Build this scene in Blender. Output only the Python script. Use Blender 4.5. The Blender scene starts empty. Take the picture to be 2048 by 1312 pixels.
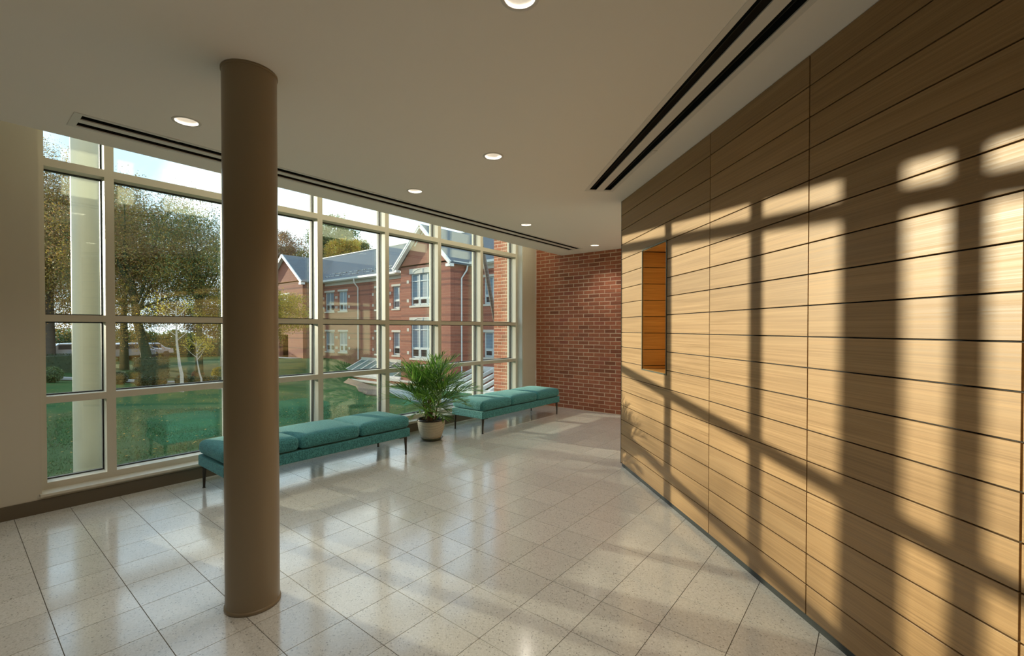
import bpy, bmesh, math, random
import numpy as np
from mathutils import Vector, Matrix
from mathutils.geometry import tessellate_polygon
random.seed(7); RNG = np.random.default_rng(7)
PI = math.pi
C = bpy.context.scene.collection
# World frame: x runs along the window wall, y points out through the glass, z up. Metres.
# ---------------------------------------------------------------- camera
cam_d = bpy.data.cameras.new('camera'); cam = bpy.data.objects.new('camera', cam_d); C.objects.link(cam)
cam_d.sensor_width = 36.0; cam_d.lens = 914.5/2048*36; cam_d.shift_y = 12/2048
cam_d.clip_start = .05; cam_d.clip_end = 600
HC = 1.43
cam.location = (0, 0, HC); cam.rotation_euler = (PI/2-0.01197, 0, math.radians(-51.2))
bpy.context.scene.camera = cam
EX, EY = Vector((.6266, -.7793, 0)), Vector((.7793, .6266, 0))     # camera right / forward on the floor
def W(X, Y, z=0): return Vector((.6266*X+.7793*Y, -.7793*X+.6266*Y, z))
# ---------------------------------------------------------------- light and colour
sc = bpy.context.scene
sc.view_settings.view_transform = 'Standard'; sc.view_settings.look = 'None'
sc.view_settings.exposure = 0.70; sc.view_settings.gamma = 1.0; sc.view_settings.use_curve_mapping = False
sc.cycles.use_denoising = True
sc.cycles.max_bounces = 10; sc.cycles.diffuse_bounces = 6; sc.cycles.glossy_bounces = 5
sc.cycles.transparent_max_bounces = 24; sc.cycles.sample_clamp_indirect = 6.0
SUN = Vector((.2165, -.976, -.153)).normalized()
sl = bpy.data.lights.new('sun', 'SUN'); sl.energy = 5.5; sl.angle = math.radians(.62); sl.color = (1, .83, .64)
so = bpy.data.objects.new('sun', sl); C.objects.link(so); so.rotation_euler = SUN.to_track_quat('-Z', 'Y').to_euler(); so.location = (-6, 30, 12)
world = bpy.data.worlds.new('sky'); sc.world = world; world.use_nodes = True
def build_world():
    nt = world.node_tree; nt.nodes.clear(); N = nt.nodes.new; L = nt.links.new
    out = N('ShaderNodeOutputWorld'); bg = N('ShaderNodeBackground'); L(bg.outputs[0], out.inputs[0])
    tc = N('ShaderNodeTexCoord'); sep = N('ShaderNodeSeparateXYZ'); L(tc.outputs['Generated'], sep.inputs[0])
    r = N('ShaderNodeValToRGB'); L(sep.outputs[2], r.inputs[0])
    e = r.color_ramp.elements; e[0].position = .0; e[0].color = (.50, .58, .65, 1); e[1].position = .75; e[1].color = (.24, .38, .62, 1)
    m = e.new(.22); m.color = (.34, .47, .63, 1)
    mp = N('ShaderNodeMapping'); mp.inputs['Scale'].default_value = (1, 1, 3.2); L(tc.outputs['Generated'], mp.inputs[0])
    n = N('ShaderNodeTexNoise'); n.inputs['Scale'].default_value = 3.0; n.inputs['Detail'].default_value = 7; n.inputs['Distortion'].default_value = .5; L(mp.outputs[0], n.inputs[0])
    cr = N('ShaderNodeValToRGB'); cr.color_ramp.elements[0].position = .38; cr.color_ramp.elements[1].position = .72; L(n.outputs[0], cr.inputs[0])
    mx = N('ShaderNodeMixRGB'); L(cr.outputs[0], mx.inputs[0]); L(r.outputs[0], mx.inputs[1]); mx.inputs[2].default_value = (.80, .80, .79, 1)
    L(mx.outputs[0], bg.inputs[0]); bg.inputs[1].default_value = 2.05
build_world()
# ---------------------------------------------------------------- materials
class Mt:
    def __init__(s, name):
        s.m = bpy.data.materials.new(name); s.m.use_nodes = True; s.nt = s.m.node_tree
        s.b = s.nt.nodes['Principled BSDF']
    def N(s, t, **k):
        n = s.nt.nodes.new(t)
        for a, v in k.items():
            if a in n.inputs: n.inputs[a].default_value = v
            else: setattr(n, a, v)
        return n
    def L(s, a, b): s.nt.links.new(a, b)
    def coords(s, kind='Object', scale=(1, 1, 1), rand=0.0):
        tc = s.N('ShaderNodeTexCoord'); mp = s.N('ShaderNodeMapping'); mp.inputs['Scale'].default_value = scale
        s.L(tc.outputs[kind], mp.inputs[0])
        if rand:
            oi = s.N('ShaderNodeObjectInfo'); mm = s.N('ShaderNodeMath', operation='MULTIPLY'); s.L(oi.outputs['Random'], mm.inputs[0]); mm.inputs[1].default_value = rand
            s.L(mm.outputs[0], mp.inputs['Location'])
        return mp.outputs[0]
    def noise(s, vec, scale, detail=4, rough=.5, dist=0):
        n = s.N('ShaderNodeTexNoise'); n.inputs['Scale'].default_value = scale; n.inputs['Detail'].default_value = detail
        n.inputs['Roughness'].default_value = rough; n.inputs['Distortion'].default_value = dist; s.L(vec, n.inputs['Vector']); return n.outputs[0]
    def ramp(s, fac, stops):
        r = s.N('ShaderNodeValToRGB'); e = r.color_ramp.elements
        while len(e) < len(stops): e.new(.5)
        for el, (p, c) in zip(e, stops): el.position = p; el.color = tuple(c)+(1,) if len(c) == 3 else c
        s.L(fac, r.inputs[0]); return r.outputs[0]
    def mix(s, fac, a, b, mode='MIX'):
        n = s.N('ShaderNodeMixRGB', blend_type=mode)
        for i, v in ((0, fac), (1, a), (2, b)):
            if isinstance(v, (int, float)): n.inputs[i].default_value = v
            elif isinstance(v, tuple): n.inputs[i].default_value = v+(1,) if len(v) == 3 else v
            else: s.L(v, n.inputs[i])
        return n.outputs[0]
    def bump(s, h, strength=.3, dist=.01):
        b = s.N('ShaderNodeBump'); b.inputs['Strength'].default_value = strength; b.inputs['Distance'].default_value = dist
        s.L(h, b.inputs['Height']); s.L(b.outputs[0], s.b.inputs['Normal'])
    def col(s, v):
        if isinstance(v, tuple): s.b.inputs['Base Color'].default_value = v+(1,)
        else: s.L(v, s.b.inputs['Base Color'])
    def rough(s, v):
        if isinstance(v, (int, float)): s.b.inputs['Roughness'].default_value = v
        else: s.L(v, s.b.inputs['Roughness'])
def plain(name, c, rough=.6, metal=0, var=.06, nscale=6, spec=.5, bump=0):
    k = Mt(name); v = k.coords(); n = k.noise(v, nscale, 3)
    k.col(k.mix(n, tuple(x*(1-var) for x in c), tuple(min(1, x*(1+var)) for x in c))); k.rough(rough)
    k.b.inputs['Metallic'].default_value = metal; k.b.inputs['Specular IOR Level'].default_value = spec
    if bump: k.bump(k.noise(v, nscale*8, 3), bump, .002)
    return k.m
M = {}
M['paint'] = plain('wall_paint', (.62, .58, .48), .75, var=.015, nscale=1.2)
M['ceiling'] = plain('ceiling_paint', (.86, .83, .77), .85, var=.012, nscale=.8)
M['frame'] = plain('cream_aluminium', (.64, .60, .50), .42, var=.02)
M['palecol'] = plain('outdoor_column_paint', (.40, .39, .31), .5, var=.03)
M['white'] = plain('white_metal', (.70, .69, .65), .45, var=.02)
M['gasket'] = plain('black_gasket', (.02, .022, .022), .6)
M['base'] = plain('baseboard_vinyl', (.13, .105, .07), .5, var=.05)
M['column'] = plain('column_paint', (.29, .225, .14), .30, var=.02, nscale=1)
M['black'] = plain('black_recess', (.008, .008, .008), .7)
M['blackmetal'] = plain('dark_bronze_metal', (.06, .052, .042), .38, metal=.6)
M['kick'] = plain('kick_metal', (.05, .055, .05), .4, metal=.5)
M['nichemetal'] = plain('niche_frame_metal', (.12, .13, .11), .35, metal=.7)
M['soil'] = plain('potting_soil', (.035, .022, .015), .9, var=.5, nscale=60)
M['potdark'] = plain('dark_glazed_rim', (.035, .022, .02), .22)
M['saucer'] = plain('olive_saucer', (.085, .10, .055), .3)
M['trunk'] = plain('bark', (.10, .075, .055), .9, var=.4, nscale=25, bump=.8)
M['palebark'] = plain('pale_bark', (.42, .38, .33), .85, var=.3, nscale=18, bump=.5)
M['ivybark'] = plain('ivy_clad_bark', (.035, .055, .022), .9, var=.6, nscale=14, bump=1)
M['mulch'] = plain('mulch', (.13, .085, .055), .95, var=.5, nscale=30, bump=1)
M['concrete'] = plain('path_concrete', (.27, .265, .25), .85, var=.1, nscale=4)
M['cast'] = plain('cast_stone', (.52, .50, .43), .75, var=.06, nscale=5)
M['gutter'] = plain('gutter_paint', (.62, .64, .60), .5, var=.03)
M['sash'] = plain('pale_window_frame', (.50, .56, .56), .5, var=.03)
M['blind'] = plain('pale_blue_blind', (.17, .25, .30), .35, var=.1, nscale=2)
M['dark_glass'] = plain('dark_window_glass', (.03, .045, .05), .08, var=.3, nscale=1.5, spec=.8)
M['sky_glass'] = plain('skylight_glass', (.12, .17, .17), .35, var=.25, nscale=1)
M['car'] = plain('silver_car_paint', (.45, .48, .52), .25, metal=.6)
M['carglass'] = plain('car_glass', (.03, .04, .05), .1)
M['tyre'] = plain('tyre_rubber', (.02, .02, .02), .8)
M['steel'] = plain('brown_post_paint', (.06, .045, .035), .45)
M['lens'] = plain('frosted_lens', (.9, .87, .8), .4)
def leafmat(name, cols, trans=.35, rough=.5):
    k = Mt(name); g = k.N('ShaderNodeNewGeometry')
    n = len(cols); c = k.ramp(g.outputs['Random Per Island'], [(i/(n-1), cc) for i, cc in enumerate(cols)])
    k.col(c); k.rough(rough)
    tr = k.N('ShaderNodeBsdfTranslucent'); k.L(c, tr.inputs[0])
    mx = k.N('ShaderNodeMixShader'); mx.inputs[0].default_value = trans
    k.L(k.b.outputs[0], mx.inputs[1]); k.L(tr.outputs[0], mx.inputs[2]); k.L(mx.outputs[0], k.nt.nodes['Material Output'].inputs[0])
    return k.m
M['leaf_rust'] = leafmat('rust_and_olive_leaves', [(.09, .07, .025), (.17, .12, .035), (.32, .14, .045), (.42, .24, .07), (.26, .15, .07)])
M['leaf_mix'] = leafmat('green_gold_leaves', [(.10, .11, .025), (.17, .16, .035), (.36, .26, .05), (.50, .33, .05), (.20, .14, .045)])
M['leaf_green'] = leafmat('green_leaves', [(.04, .08, .025), (.08, .14, .04), (.14, .20, .06), (.10, .13, .05)])
M['leaf_gold'] = leafmat('golden_leaves', [(.30, .28, .04), (.50, .40, .05), (.62, .46, .05), (.34, .34, .08)], .5)
M['leaf_orange'] = leafmat('orange_leaves', [(.45, .26, .04), (.60, .34, .04), (.28, .24, .05)], .5)
M['leaf_red'] = leafmat('pinkish_leaves', [(.20, .10, .06), (.30, .16, .10), (.16, .13, .07)])
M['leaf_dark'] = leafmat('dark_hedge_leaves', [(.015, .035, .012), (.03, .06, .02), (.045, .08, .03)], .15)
M['palm'] = leafmat('palm_leaf', [(.05, .13, .025), (.10, .24, .035), (.17, .36, .05), (.30, .50, .09), (.08, .19, .04)], .42, .34)
M['cane'] = plain('palm_cane', (.16, .085, .045), .7, var=.4, nscale=30)
M['grassblade'] = leafmat('grass_blades', [(.018, .065, .02), (.03, .095, .022), (.045, .12, .028), (.10, .10, .05)], .3, .7)
def grass():
    k = Mt('lawn_turf'); v = k.coords()
    a = k.noise(v, .45, 5, .6); b = k.noise(v, 9, 4, .7); c = k.noise(v, 60, 3, .7)
    c1 = k.ramp(a, [(.35, (.018, .065, .022)), (.55, (.032, .09, .022)), (.72, (.085, .09, .035))])
    c2 = k.mix(k.ramp(b, [(.45, (0, 0, 0)), (.75, (.55, .55, .55))]), c1, (.07, .10, .035))
    k.col(k.mix(k.ramp(c, [(.4, (0, 0, 0)), (.7, (.5, .5, .5))]), c2, (.02, .06, .015))); k.rough(.9); k.b.inputs['Specular IOR Level'].default_value = .1
    k.bump(c, .6, .02); return k.m
M['grass'] = grass()
def wood(name, base, dark, light, sc1=(.35, 8, 13), sc2=(.6, 40, 110)):
    k = Mt(name); v = k.coords('Object', (1, 1, 1), 37.0)
    mp = k.N('ShaderNodeMapping'); mp.inputs['Scale'].default_value = sc1; k.L(v, mp.inputs[0])
    big = k.noise(mp.outputs[0], 1.3, 5, .6, 1.2)
    mp2 = k.N('ShaderNodeMapping'); mp2.inputs['Scale'].default_value = sc2; k.L(v, mp2.inputs[0])
    fine = k.noise(mp2.outputs[0], 1.5, 3, .6, .3)
    c = k.ramp(big, [(.28, dark), (.5, base), (.72, light)])
    c = k.mix(.42, c, k.ramp(fine, [(.3, tuple(x*.5 for x in base)), (.7, tuple(min(1, x*1.3) for x in base))]))
    oi = k.N('ShaderNodeObjectInfo'); hs = k.N('ShaderNodeHueSaturation'); mr = k.N('ShaderNodeMapRange')
    mr.inputs['To Min'].default_value = .90; mr.inputs['To Max'].default_value = 1.10
    k.L(oi.outputs['Random'], mr.inputs['Value']); k.L(mr.outputs[0], hs.inputs['Value']); k.L(c, hs.inputs['Color'])
    k.col(hs.outputs[0]); k.rough(k.ramp(fine, [(.3, (.36, .36, .36)), (.7, (.5, .5, .5))])); k.bump(fine, .12, .001)
    k.b.inputs['Specular IOR Level'].default_value = .45
    return k.m
M['wood'] = wood('oak_veneer', (.345, .207, .088), (.24, .137, .052), (.435, .28, .132))
M['nichewood'] = wood('amber_oak_veneer', (.56, .31, .09), (.44, .22, .055), (.66, .40, .14), (3, .8, 14), (30, 2, 110))
def brickm(name, c):
    k = Mt(name); v = k.coords('Object', (1, 1, 1), 11.0)
    oi = k.N('ShaderNodeObjectInfo'); n = k.noise(v, 22, 5, .65); n2 = k.noise(v, 90, 3, .7)
    a = k.ramp(oi.outputs['Random'], [(0, tuple(x*.55 for x in c)), (.12, tuple(x*.8 for x in c)), (.5, c), (.85, tuple(min(1, x*1.18) for x in c)), (1, (c[0]*.85, c[1]*.75, c[2]*.9))])
    a = k.mix(k.ramp(n, [(.35, (0, 0, 0)), (.75, (.5, .5, .5))]), a, (c[0]*.55, c[1]*.5, c[2]*.55))
    k.col(a); k.rough(.88); k.bump(n2, .5, .003); return k.m
M['brick'] = brickm('red_brick', (.42, .145, .075))
M['mortar'] = plain('mortar', (.68, .50, .36), .95, var=.15, nscale=30, bump=.4)
def farbrick():
    k = Mt('far_red_brick'); tc = k.N('ShaderNodeTexCoord'); sep = k.N('ShaderNodeSeparateXYZ'); k.L(tc.outputs['Object'], sep.inputs[0])
    ad = k.N('ShaderNodeMath', operation='ADD'); k.L(sep.outputs[0], ad.inputs[0]); k.L(sep.outputs[1], ad.inputs[1])
    cb = k.N('ShaderNodeCombineXYZ'); k.L(ad.outputs[0], cb.inputs[0]); k.L(sep.outputs[2], cb.inputs[1])
    br = k.N('ShaderNodeTexBrick'); k.L(cb.outputs[0], br.inputs['Vector'])
    br.inputs['Color1'].default_value = (.33, .10, .058, 1); br.inputs['Color2'].default_value = (.28, .085, .05, 1); br.inputs['Mortar'].default_value = (.36, .20, .15, 1)
    br.inputs['Scale'].default_value = 1; br.inputs['Brick Width'].default_value = .21; br.inputs['Row Height'].default_value = .068; br.inputs['Mortar Size'].default_value = .008
    n = k.noise(tc.outputs['Object'], 1.4, 4)
    c = k.mix(k.ramp(n, [(.4, (0, 0, 0)), (.7, (.35, .35, .35))]), br.outputs[0], (.27, .10, .06))
    # darker string courses: a real pattern of the facade, by height
    bands = None
    for z0, h in ((5.62, .2), (5.12, .16), (4.62, .14), (4.28, .14), (3.36, .14), (2.95, .14), (2.32, .16), (1.0, .14), (.55, .14), (-.35, .14)):
        a = k.N('ShaderNodeMath', operation='SUBTRACT'); k.L(sep.outputs[2], a.inputs[0]); a.inputs[1].default_value = z0
        b = k.N('ShaderNodeMath', operation='ABSOLUTE'); k.L(a.outputs[0], b.inputs[0])
        d = k.N('ShaderNodeMath', operation='LESS_THAN'); k.L(b.outputs[0], d.inputs[0]); d.inputs[1].default_value = h/2
        if bands is None: bands = d.outputs[0]
        else:
            e = k.N('ShaderNodeMath', operation='MAXIMUM'); k.L(bands, e.inputs[0]); k.L(d.outputs[0], e.inputs[1]); bands = e.outputs[0]
    f = k.N('ShaderNodeMath', operation='MULTIPLY'); k.L(bands, f.inputs[0]); f.inputs[1].default_value = .6
    k.col(k.mix(f.outputs[0], c, (.13, .055, .045))); k.rough(.9); return k.m
M['farbrick'] = farbrick()
def slate():
    k = Mt('blue_grey_slate'); tc = k.N('ShaderNodeTexCoord'); br = k.N('ShaderNodeTexBrick')
    mp = k.N('ShaderNodeMapping'); mp.inputs['Rotation'].default_value = (0, 0, PI/2); k.L(tc.outputs['Object'], mp.inputs[0]); k.L(mp.outputs[0], br.inputs['Vector'])
    br.inputs['Color1'].default_value = (.055, .075, .10, 1); br.inputs['Color2'].default_value = (.04, .052, .072, 1); br.inputs['Mortar'].default_value = (.018, .022, .03, 1)
    br.inputs['Scale'].default_value = 1; br.inputs['Brick Width'].default_value = .3; br.inputs['Row Height'].default_value = .2; br.inputs['Mortar Size'].default_value = .012
    n = k.noise(tc.outputs['Object'], 2.2, 4); k.col(k.mix(n, br.outputs[0], (.075, .10, .115))); k.rough(.6); return k.m
M['slate'] = slate()
def terrazzo():
    k = Mt('polished_terrazzo_tile'); v = k.coords('Object', (1, 1, 1), 53.0)
    vo = k.N('ShaderNodeTexVoronoi'); vo.inputs['Scale'].default_value = 170; k.L(v, vo.inputs['Vector'])
    sp = k.ramp(vo.outputs['Color'], [(.0, (.16, .155, .14)), (.13, (.42, .415, .385)), (.2, (.63, .625, .585)), (.6, (.71, .705, .66)), (.9, (.77, .765, .73)), (1, (.84, .84, .80))])
    n = k.noise(v, 3.5, 4, .6); oi = k.N('ShaderNodeObjectInfo')
    c = k.mix(k.ramp(n, [(.3, (0, 0, 0)), (.8, (.35, .35, .35))]), sp, (.61, .605, .57))
    hs = k.N('ShaderNodeHueSaturation'); mr = k.N('ShaderNodeMapRange'); mr.inputs['To Min'].default_value = .94; mr.inputs['To Max'].default_value = 1.04
    k.L(oi.outputs['Random'], mr.inputs['Value']); k.L(mr.outputs[0], hs.inputs['Value']); k.L(c, hs.inputs['Color'])
    k.col(hs.outputs[0]); k.rough(k.ramp(k.noise(v, 7, 3), [(.3, (.12, .12, .12)), (.8, (.21, .21, .21))])); k.b.inputs['Specular IOR Level'].default_value = .75
    k.b.inputs['Coat Weight'].default_value = .35; k.b.inputs['Coat Roughness'].default_value = .11
    k.bump(k.noise(v, 2.5, 2), .04, .01); return k.m
M['tile'] = terrazzo()
M['grout'] = plain('dark_grout', (.14, .125, .10), .9, var=.1)
def fabric():
    k = Mt('teal_woven_fabric'); v = k.coords('Object')
    mp = k.N('ShaderNodeMapping'); mp.inputs['Scale'].default_value = (1.3, 1.3, .40); k.L(v, mp.inputs[0])
    n = k.noise(mp.outputs[0], 150, 2, .5, 1.5)
    c = k.ramp(n, [(.40, (.012, .085, .095)), (.50, (.036, .225, .245)), (.60, (.09, .35, .37))])
    k.col(c); k.rough(.85); k.b.inputs['Sheen Weight'].default_value = .35; k.b.inputs['Sheen Tint'].default_value = (.5, .9, .9, 1)
    k.bump(n, .5, .0025); return k.m
M['fabric'] = fabric()
def glass():
    m = bpy.data.materials.new('tinted_window_glass'); m.use_nodes = True; nt = m.node_tree; nt.nodes.clear(); N = nt.nodes.new; L = nt.links.new
    o = N('ShaderNodeOutputMaterial'); mx = N('ShaderNodeMixShader'); t = N('ShaderNodeBsdfTransparent'); g = N('ShaderNodeBsdfGlossy')
    t.inputs[0].default_value = (.90, .955, .93, 1); g.inputs['Color'].default_value = (.95, 1.0, .86, 1); g.inputs['Roughness'].default_value = .0
    ge = N('ShaderNodeNewGeometry'); dt = N('ShaderNodeVectorMath'); dt.operation = 'DOT_PRODUCT'; L(ge.outputs['Normal'], dt.inputs[0]); L(ge.outputs['Incoming'], dt.inputs[1])
    def mth(op, x, y=0.0):
        q = N('ShaderNodeMath'); q.operation = op
        for i, v in ((0, x), (1, y)):
            if isinstance(v, (int, float)): q.inputs[i].default_value = v
            else: L(v, q.inputs[i])
        return q.outputs[0]
    R0 = .095; p5 = mth('POWER', mth('SUBTRACT', 1.0, mth('ABSOLUTE', dt.outputs['Value'])), 5.0)     # Schlick reflectance, same from both sides
    L(mth('ADD', mth('MULTIPLY', p5, 1-R0), R0), mx.inputs[0]); L(t.outputs[0], mx.inputs[1]); L(g.outputs[0], mx.inputs[2]); L(mx.outputs[0], o.inputs[0])
    return m
M['glass'] = glass()
def potm():
    k = Mt('woven_cream_pot'); tc = k.N('ShaderNodeTexCoord'); sep = k.N('ShaderNodeSeparateXYZ'); k.L(tc.outputs['Object'], sep.inputs[0])
    at = k.N('ShaderNodeMath', operation='ARCTAN2'); k.L(sep.outputs[1], at.inputs[0]); k.L(sep.outputs[0], at.inputs[1])
    cb = k.N('ShaderNodeCombineXYZ'); k.L(at.outputs[0], cb.inputs[0]); k.L(sep.outputs[2], cb.inputs[1])
    br = k.N('ShaderNodeTexBrick'); k.L(cb.outputs[0], br.inputs['Vector'])
    br.inputs['Color1'].default_value = (.80, .74, .62, 1); br.inputs['Color2'].default_value = (.74, .67, .54, 1); br.inputs['Mortar'].default_value = (.42, .36, .27, 1)
    br.inputs['Scale'].default_value = 1; br.inputs['Brick Width'].default_value = .11; br.inputs['Row Height'].default_value = .0145; br.inputs['Mortar Size'].default_value = .0032
    k.col(br.outputs[0]); k.rough(.6); iv = k.N('ShaderNodeMath', operation='SUBTRACT'); iv.inputs[0].default_value = 1; k.L(br.outputs['Fac'], iv.inputs[1]); k.bump(iv.outputs[0], .6, .003); return k.m
M['pot'] = potm()
def emit(name, c, s):
    k = Mt(name); k.col((0.8, .8, .8)); k.b.inputs['Emission Color'].default_value = c+(1,); k.b.inputs['Emission Strength'].default_value = s; return k.m
M['lamp'] = emit('lamp_glow', (1, .92, .82), 1.0)
# ---------------------------------------------------------------- mesh helpers
class MB:
    def __init__(s): s.v = []; s.f = []; s.sm = []
    def add(s, vs, fs, smooth=False):
        o = len(s.v); s.v += [tuple(v) for v in vs]; s.f += [tuple(i+o for i in f) for f in fs]; s.sm += [smooth]*len(fs); return s
    def box(s, x0, x1, y0, y1, z0, z1, mat=None):
        vs = [Vector((x, y, z)) for z in (z0, z1) for y in (y0, y1) for x in (x0, x1)]
        if mat is not None: vs = [mat @ v for v in vs]
        return s.add(vs, [(0, 2, 3, 1), (4, 5, 7, 6), (0, 1, 5, 4), (2, 6, 7, 3), (0, 4, 6, 2), (1, 3, 7, 5)])
    def bar(s, a, b, w, h=None, up=Vector((0, 0, 1))):       # rectangular bar from a to b
        h = h or w; a = Vector(a); b = Vector(b); d = (b-a).normalized()
        if abs(d.dot(up)) > .99: up = Vector((1, 0, 0))
        sx = d.cross(up).normalized()*w/2; sy = sx.cross(d).normalized()*h/2
        vs = [p+q for p in (a, b) for q in (-sx-sy, sx-sy, sx+sy, -sx+sy)]
        return s.add(vs, [(0, 3, 2, 1), (4, 5, 6, 7), (0, 1, 5, 4), (1, 2, 6, 5), (2, 3, 7, 6), (3, 0, 4, 7)])
    def tube(s, pts, rads, n=8, cap=True):
        pts = [Vector(p) for p in pts]; vs = []; N = len(pts)
        for i, p in enumerate(pts):
            d = (pts[min(i+1, N-1)]-pts[max(i-1, 0)]).normalized(); up = Vector((0, 0, 1)) if abs(d.z) < .9 else Vector((1, 0, 0))
            a = d.cross(up).normalized(); b = d.cross(a)
            vs += [p+(a*math.cos(2*PI*j/n)+b*math.sin(2*PI*j/n))*rads[i] for j in range(n)]
        fs = [(i*n+j, i*n+(j+1) % n, (i+1)*n+(j+1) % n, (i+1)*n+j) for i in range(N-1) for j in range(n)]
        s.add(vs, fs, True)
        if cap: s.add(vs[:n], [tuple(range(n))]); s.add(vs[-n:], [tuple(range(n))[::-1]])
        return s
    def lathe(s, prof, n=32, c=(0, 0, 0), smooth=True):      # prof: (r, z)
        vs = [(c[0]+r*math.cos(2*PI*j/n), c[1]+r*math.sin(2*PI*j/n), c[2]+z) for r, z in prof for j in range(n)]
        fs = [(i*n+j, i*n+(j+1) % n, (i+1)*n+(j+1) % n, (i+1)*n+j) for i in range(len(prof)-1) for j in range(n)]
        return s.add(vs, fs, smooth)
    def prism(s, poly, z0, z1):
        n = len(poly); vs = [(p[0], p[1], z0) for p in poly]+[(p[0], p[1], z1) for p in poly]
        return s.add(vs, [tuple(range(n))[::-1], tuple(range(n, 2*n))]+[(i, (i+1) % n, (i+1) % n+n, i+n) for i in range(n)])
    def mesh(s, name, mat):
        me = bpy.data.meshes.new(name); me.from_pydata(s.v, [], s.f); me.materials.append(mat)
        if any(s.sm): me.polygons.foreach_set('use_smooth', s.sm)
        me.update(); return me
    def build(s, name, mat, parent=None, loc=None, bevel=0, fixn=True):
        me = s.mesh(name, mat)
        if fixn:
            bm = bmesh.new(); bm.from_mesh(me); bmesh.ops.recalc_face_normals(bm, faces=bm.faces); bm.to_mesh(me); bm.free()
        return link(name, me, parent, loc, bevel)
def link(name, me, parent=None, loc=None, bevel=0):
    o = bpy.data.objects.new(name, me); C.objects.link(o)
    if parent is not None: o.parent = parent
    if loc is not None: o.location = loc
    if bevel:
        b = o.modifiers.new('bevel', 'BEVEL'); b.width = bevel; b.segments = 2; b.limit_method = 'ANGLE'
    return o
def thing(name, label, cat, loc=(0, 0, 0), rz=0, group=None):
    o = bpy.data.objects.new(name, None); C.objects.link(o); o.location = loc; o.rotation_euler = (0, 0, rz); o.empty_display_size = .2
    return tag(o, label, cat, group)
def tag(o, label=None, cat=None, group=None, kind=None):
    if label: o['label'] = label
    if cat: o['category'] = cat
    if group: o['group'] = group
    if kind: o['kind'] = kind
    return o
def struct(name, label, cat=None, loc=(0, 0, 0), rz=0):
    o = thing(name, label, cat, loc, rz); o['kind'] = 'structure'; return o
def box(name, mat, x0, x1, y0, y1, z0, z1, parent=None, bevel=0): return MB().box(x0, x1, y0, y1, z0, z1).build(name, mat, parent, bevel=bevel)
def copy_tree(o, parent=None):
    c = o.copy(); C.objects.link(c)
    if parent is not None: c.parent = parent
    for ch in list(o.children): copy_tree(ch, c)
    return c
def grid_with_holes(us, zs, holes):       # cells of a wall that are not cut by a hole
    us = sorted(set(us+[h[0] for h in holes]+[h[1] for h in holes])); zs = sorted(set(zs+[h[2] for h in holes]+[h[3] for h in holes]))
    for i in range(len(us)-1):
        for j in range(len(zs)-1):
            cu, cz = (us[i]+us[i+1])/2, (zs[j]+zs[j+1])/2
            if not any(h[0] < cu < h[1] and h[2] < cz < h[3] for h in holes): yield us[i], us[i+1], zs[j], zs[j+1]
CZ = 2.745; TOP = 3.42
def incam(p, m=60):
    d = Vector(p)-Vector((0, 0, HC)); X, Y = d.dot(EX), d.dot(EY)
    if Y < .3: return False
    px, py = 1024+914.5*X/Y, 657-914.5*d.z/Y
    return -m < px < 2048+m and -m < py < 1312+m
# ================================================================ ROOM SHELL
WPTS = [W(1.135, 4.75), W(1.334, 3.09), W(1.43, 2.21), W(1.522, 1.361), W(1.614, .50), W(1.706, -.36), W(1.80, -1.22), W(1.89, -2.08), W(1.98, -2.94)]
def ynear(x): return 4.34+.0203*(x-.2)      # plan line of the ceiling edge
room = [(-3.2, 5.05), (-3.2, WPTS[-1].y)]+[(p.x, p.y) for p in reversed(WPTS)]+[(4.75, 1.95), (4.75, .2), (7.0, .2), (7.0, 5.05)]
def inside(x, y, poly=room):
    c = False; n = len(poly)
    for i in range(n):
        (x1, y1), (x2, y2) = poly[i], poly[(i+1) % n]
        if (y1 > y) != (y2 > y) and x < (x2-x1)*(y-y1)/(y2-y1)+x1: c = not c
    return c
# floor
floor = struct('floor', 'polished cream terrazzo tile floor with thin dark joints')
MB().box(-3.4, 7.0, -4.6, 5.05, -.12, -.003).build('grout_bed', M['grout'], floor)
T = .3048; tx, ty = 1.2334, 2.6496; g = .0028
tm = MB(); a = T/2-g/2; b = a-.0004
tm.add([(-a, -a, -.02), (a, -a, -.02), (a, a, -.02), (-a, a, -.02), (-a, -a, -.0012), (a, -a, -.0012), (a, a, -.0012), (-a, a, -.0012), (-b, -b, 0), (b, -b, 0), (b, b, 0), (-b, b, 0)],
       [(0, 1, 5, 4), (1, 2, 6, 5), (2, 3, 7, 6), (3, 0, 4, 7), (4, 5, 9, 8), (5, 6, 10, 9), (6, 7, 11, 10), (7, 4, 8, 11), (8, 9, 10, 11)])
tile_me = tm.mesh('tile', M['tile']); cells = []
for i in range(-16, 20):
    for j in range(-26, 9):
        x, y = tx+(i+.5)*T, ty+(j+.5)*T
        if x-T/2 < -3.2 or x+T/2 > 7.12 or y-T/2 > 5.04: continue
        if inside(x, y) or any(inside(x+dx, y+dy) for dx in (-a, a) for dy in (-a, a)): cells.append((x, y))
vis = sorted([c for c in cells if incam((c[0], c[1], 0), 40)], key=lambda c: c[0]**2+c[1]**2)[:300]; vs_ = set(vis)
for x, y in vis: link('tile', tile_me, floor, (x, y, 0))
rest = MB()
for x, y in cells:
    if (x, y) not in vs_: rest.add([(v[0]+x, v[1]+y, v[2]) for v in tm.v], tm.f)
tag(rest.build('far_tiles', M['tile'], floor), kind='stuff')
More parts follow.
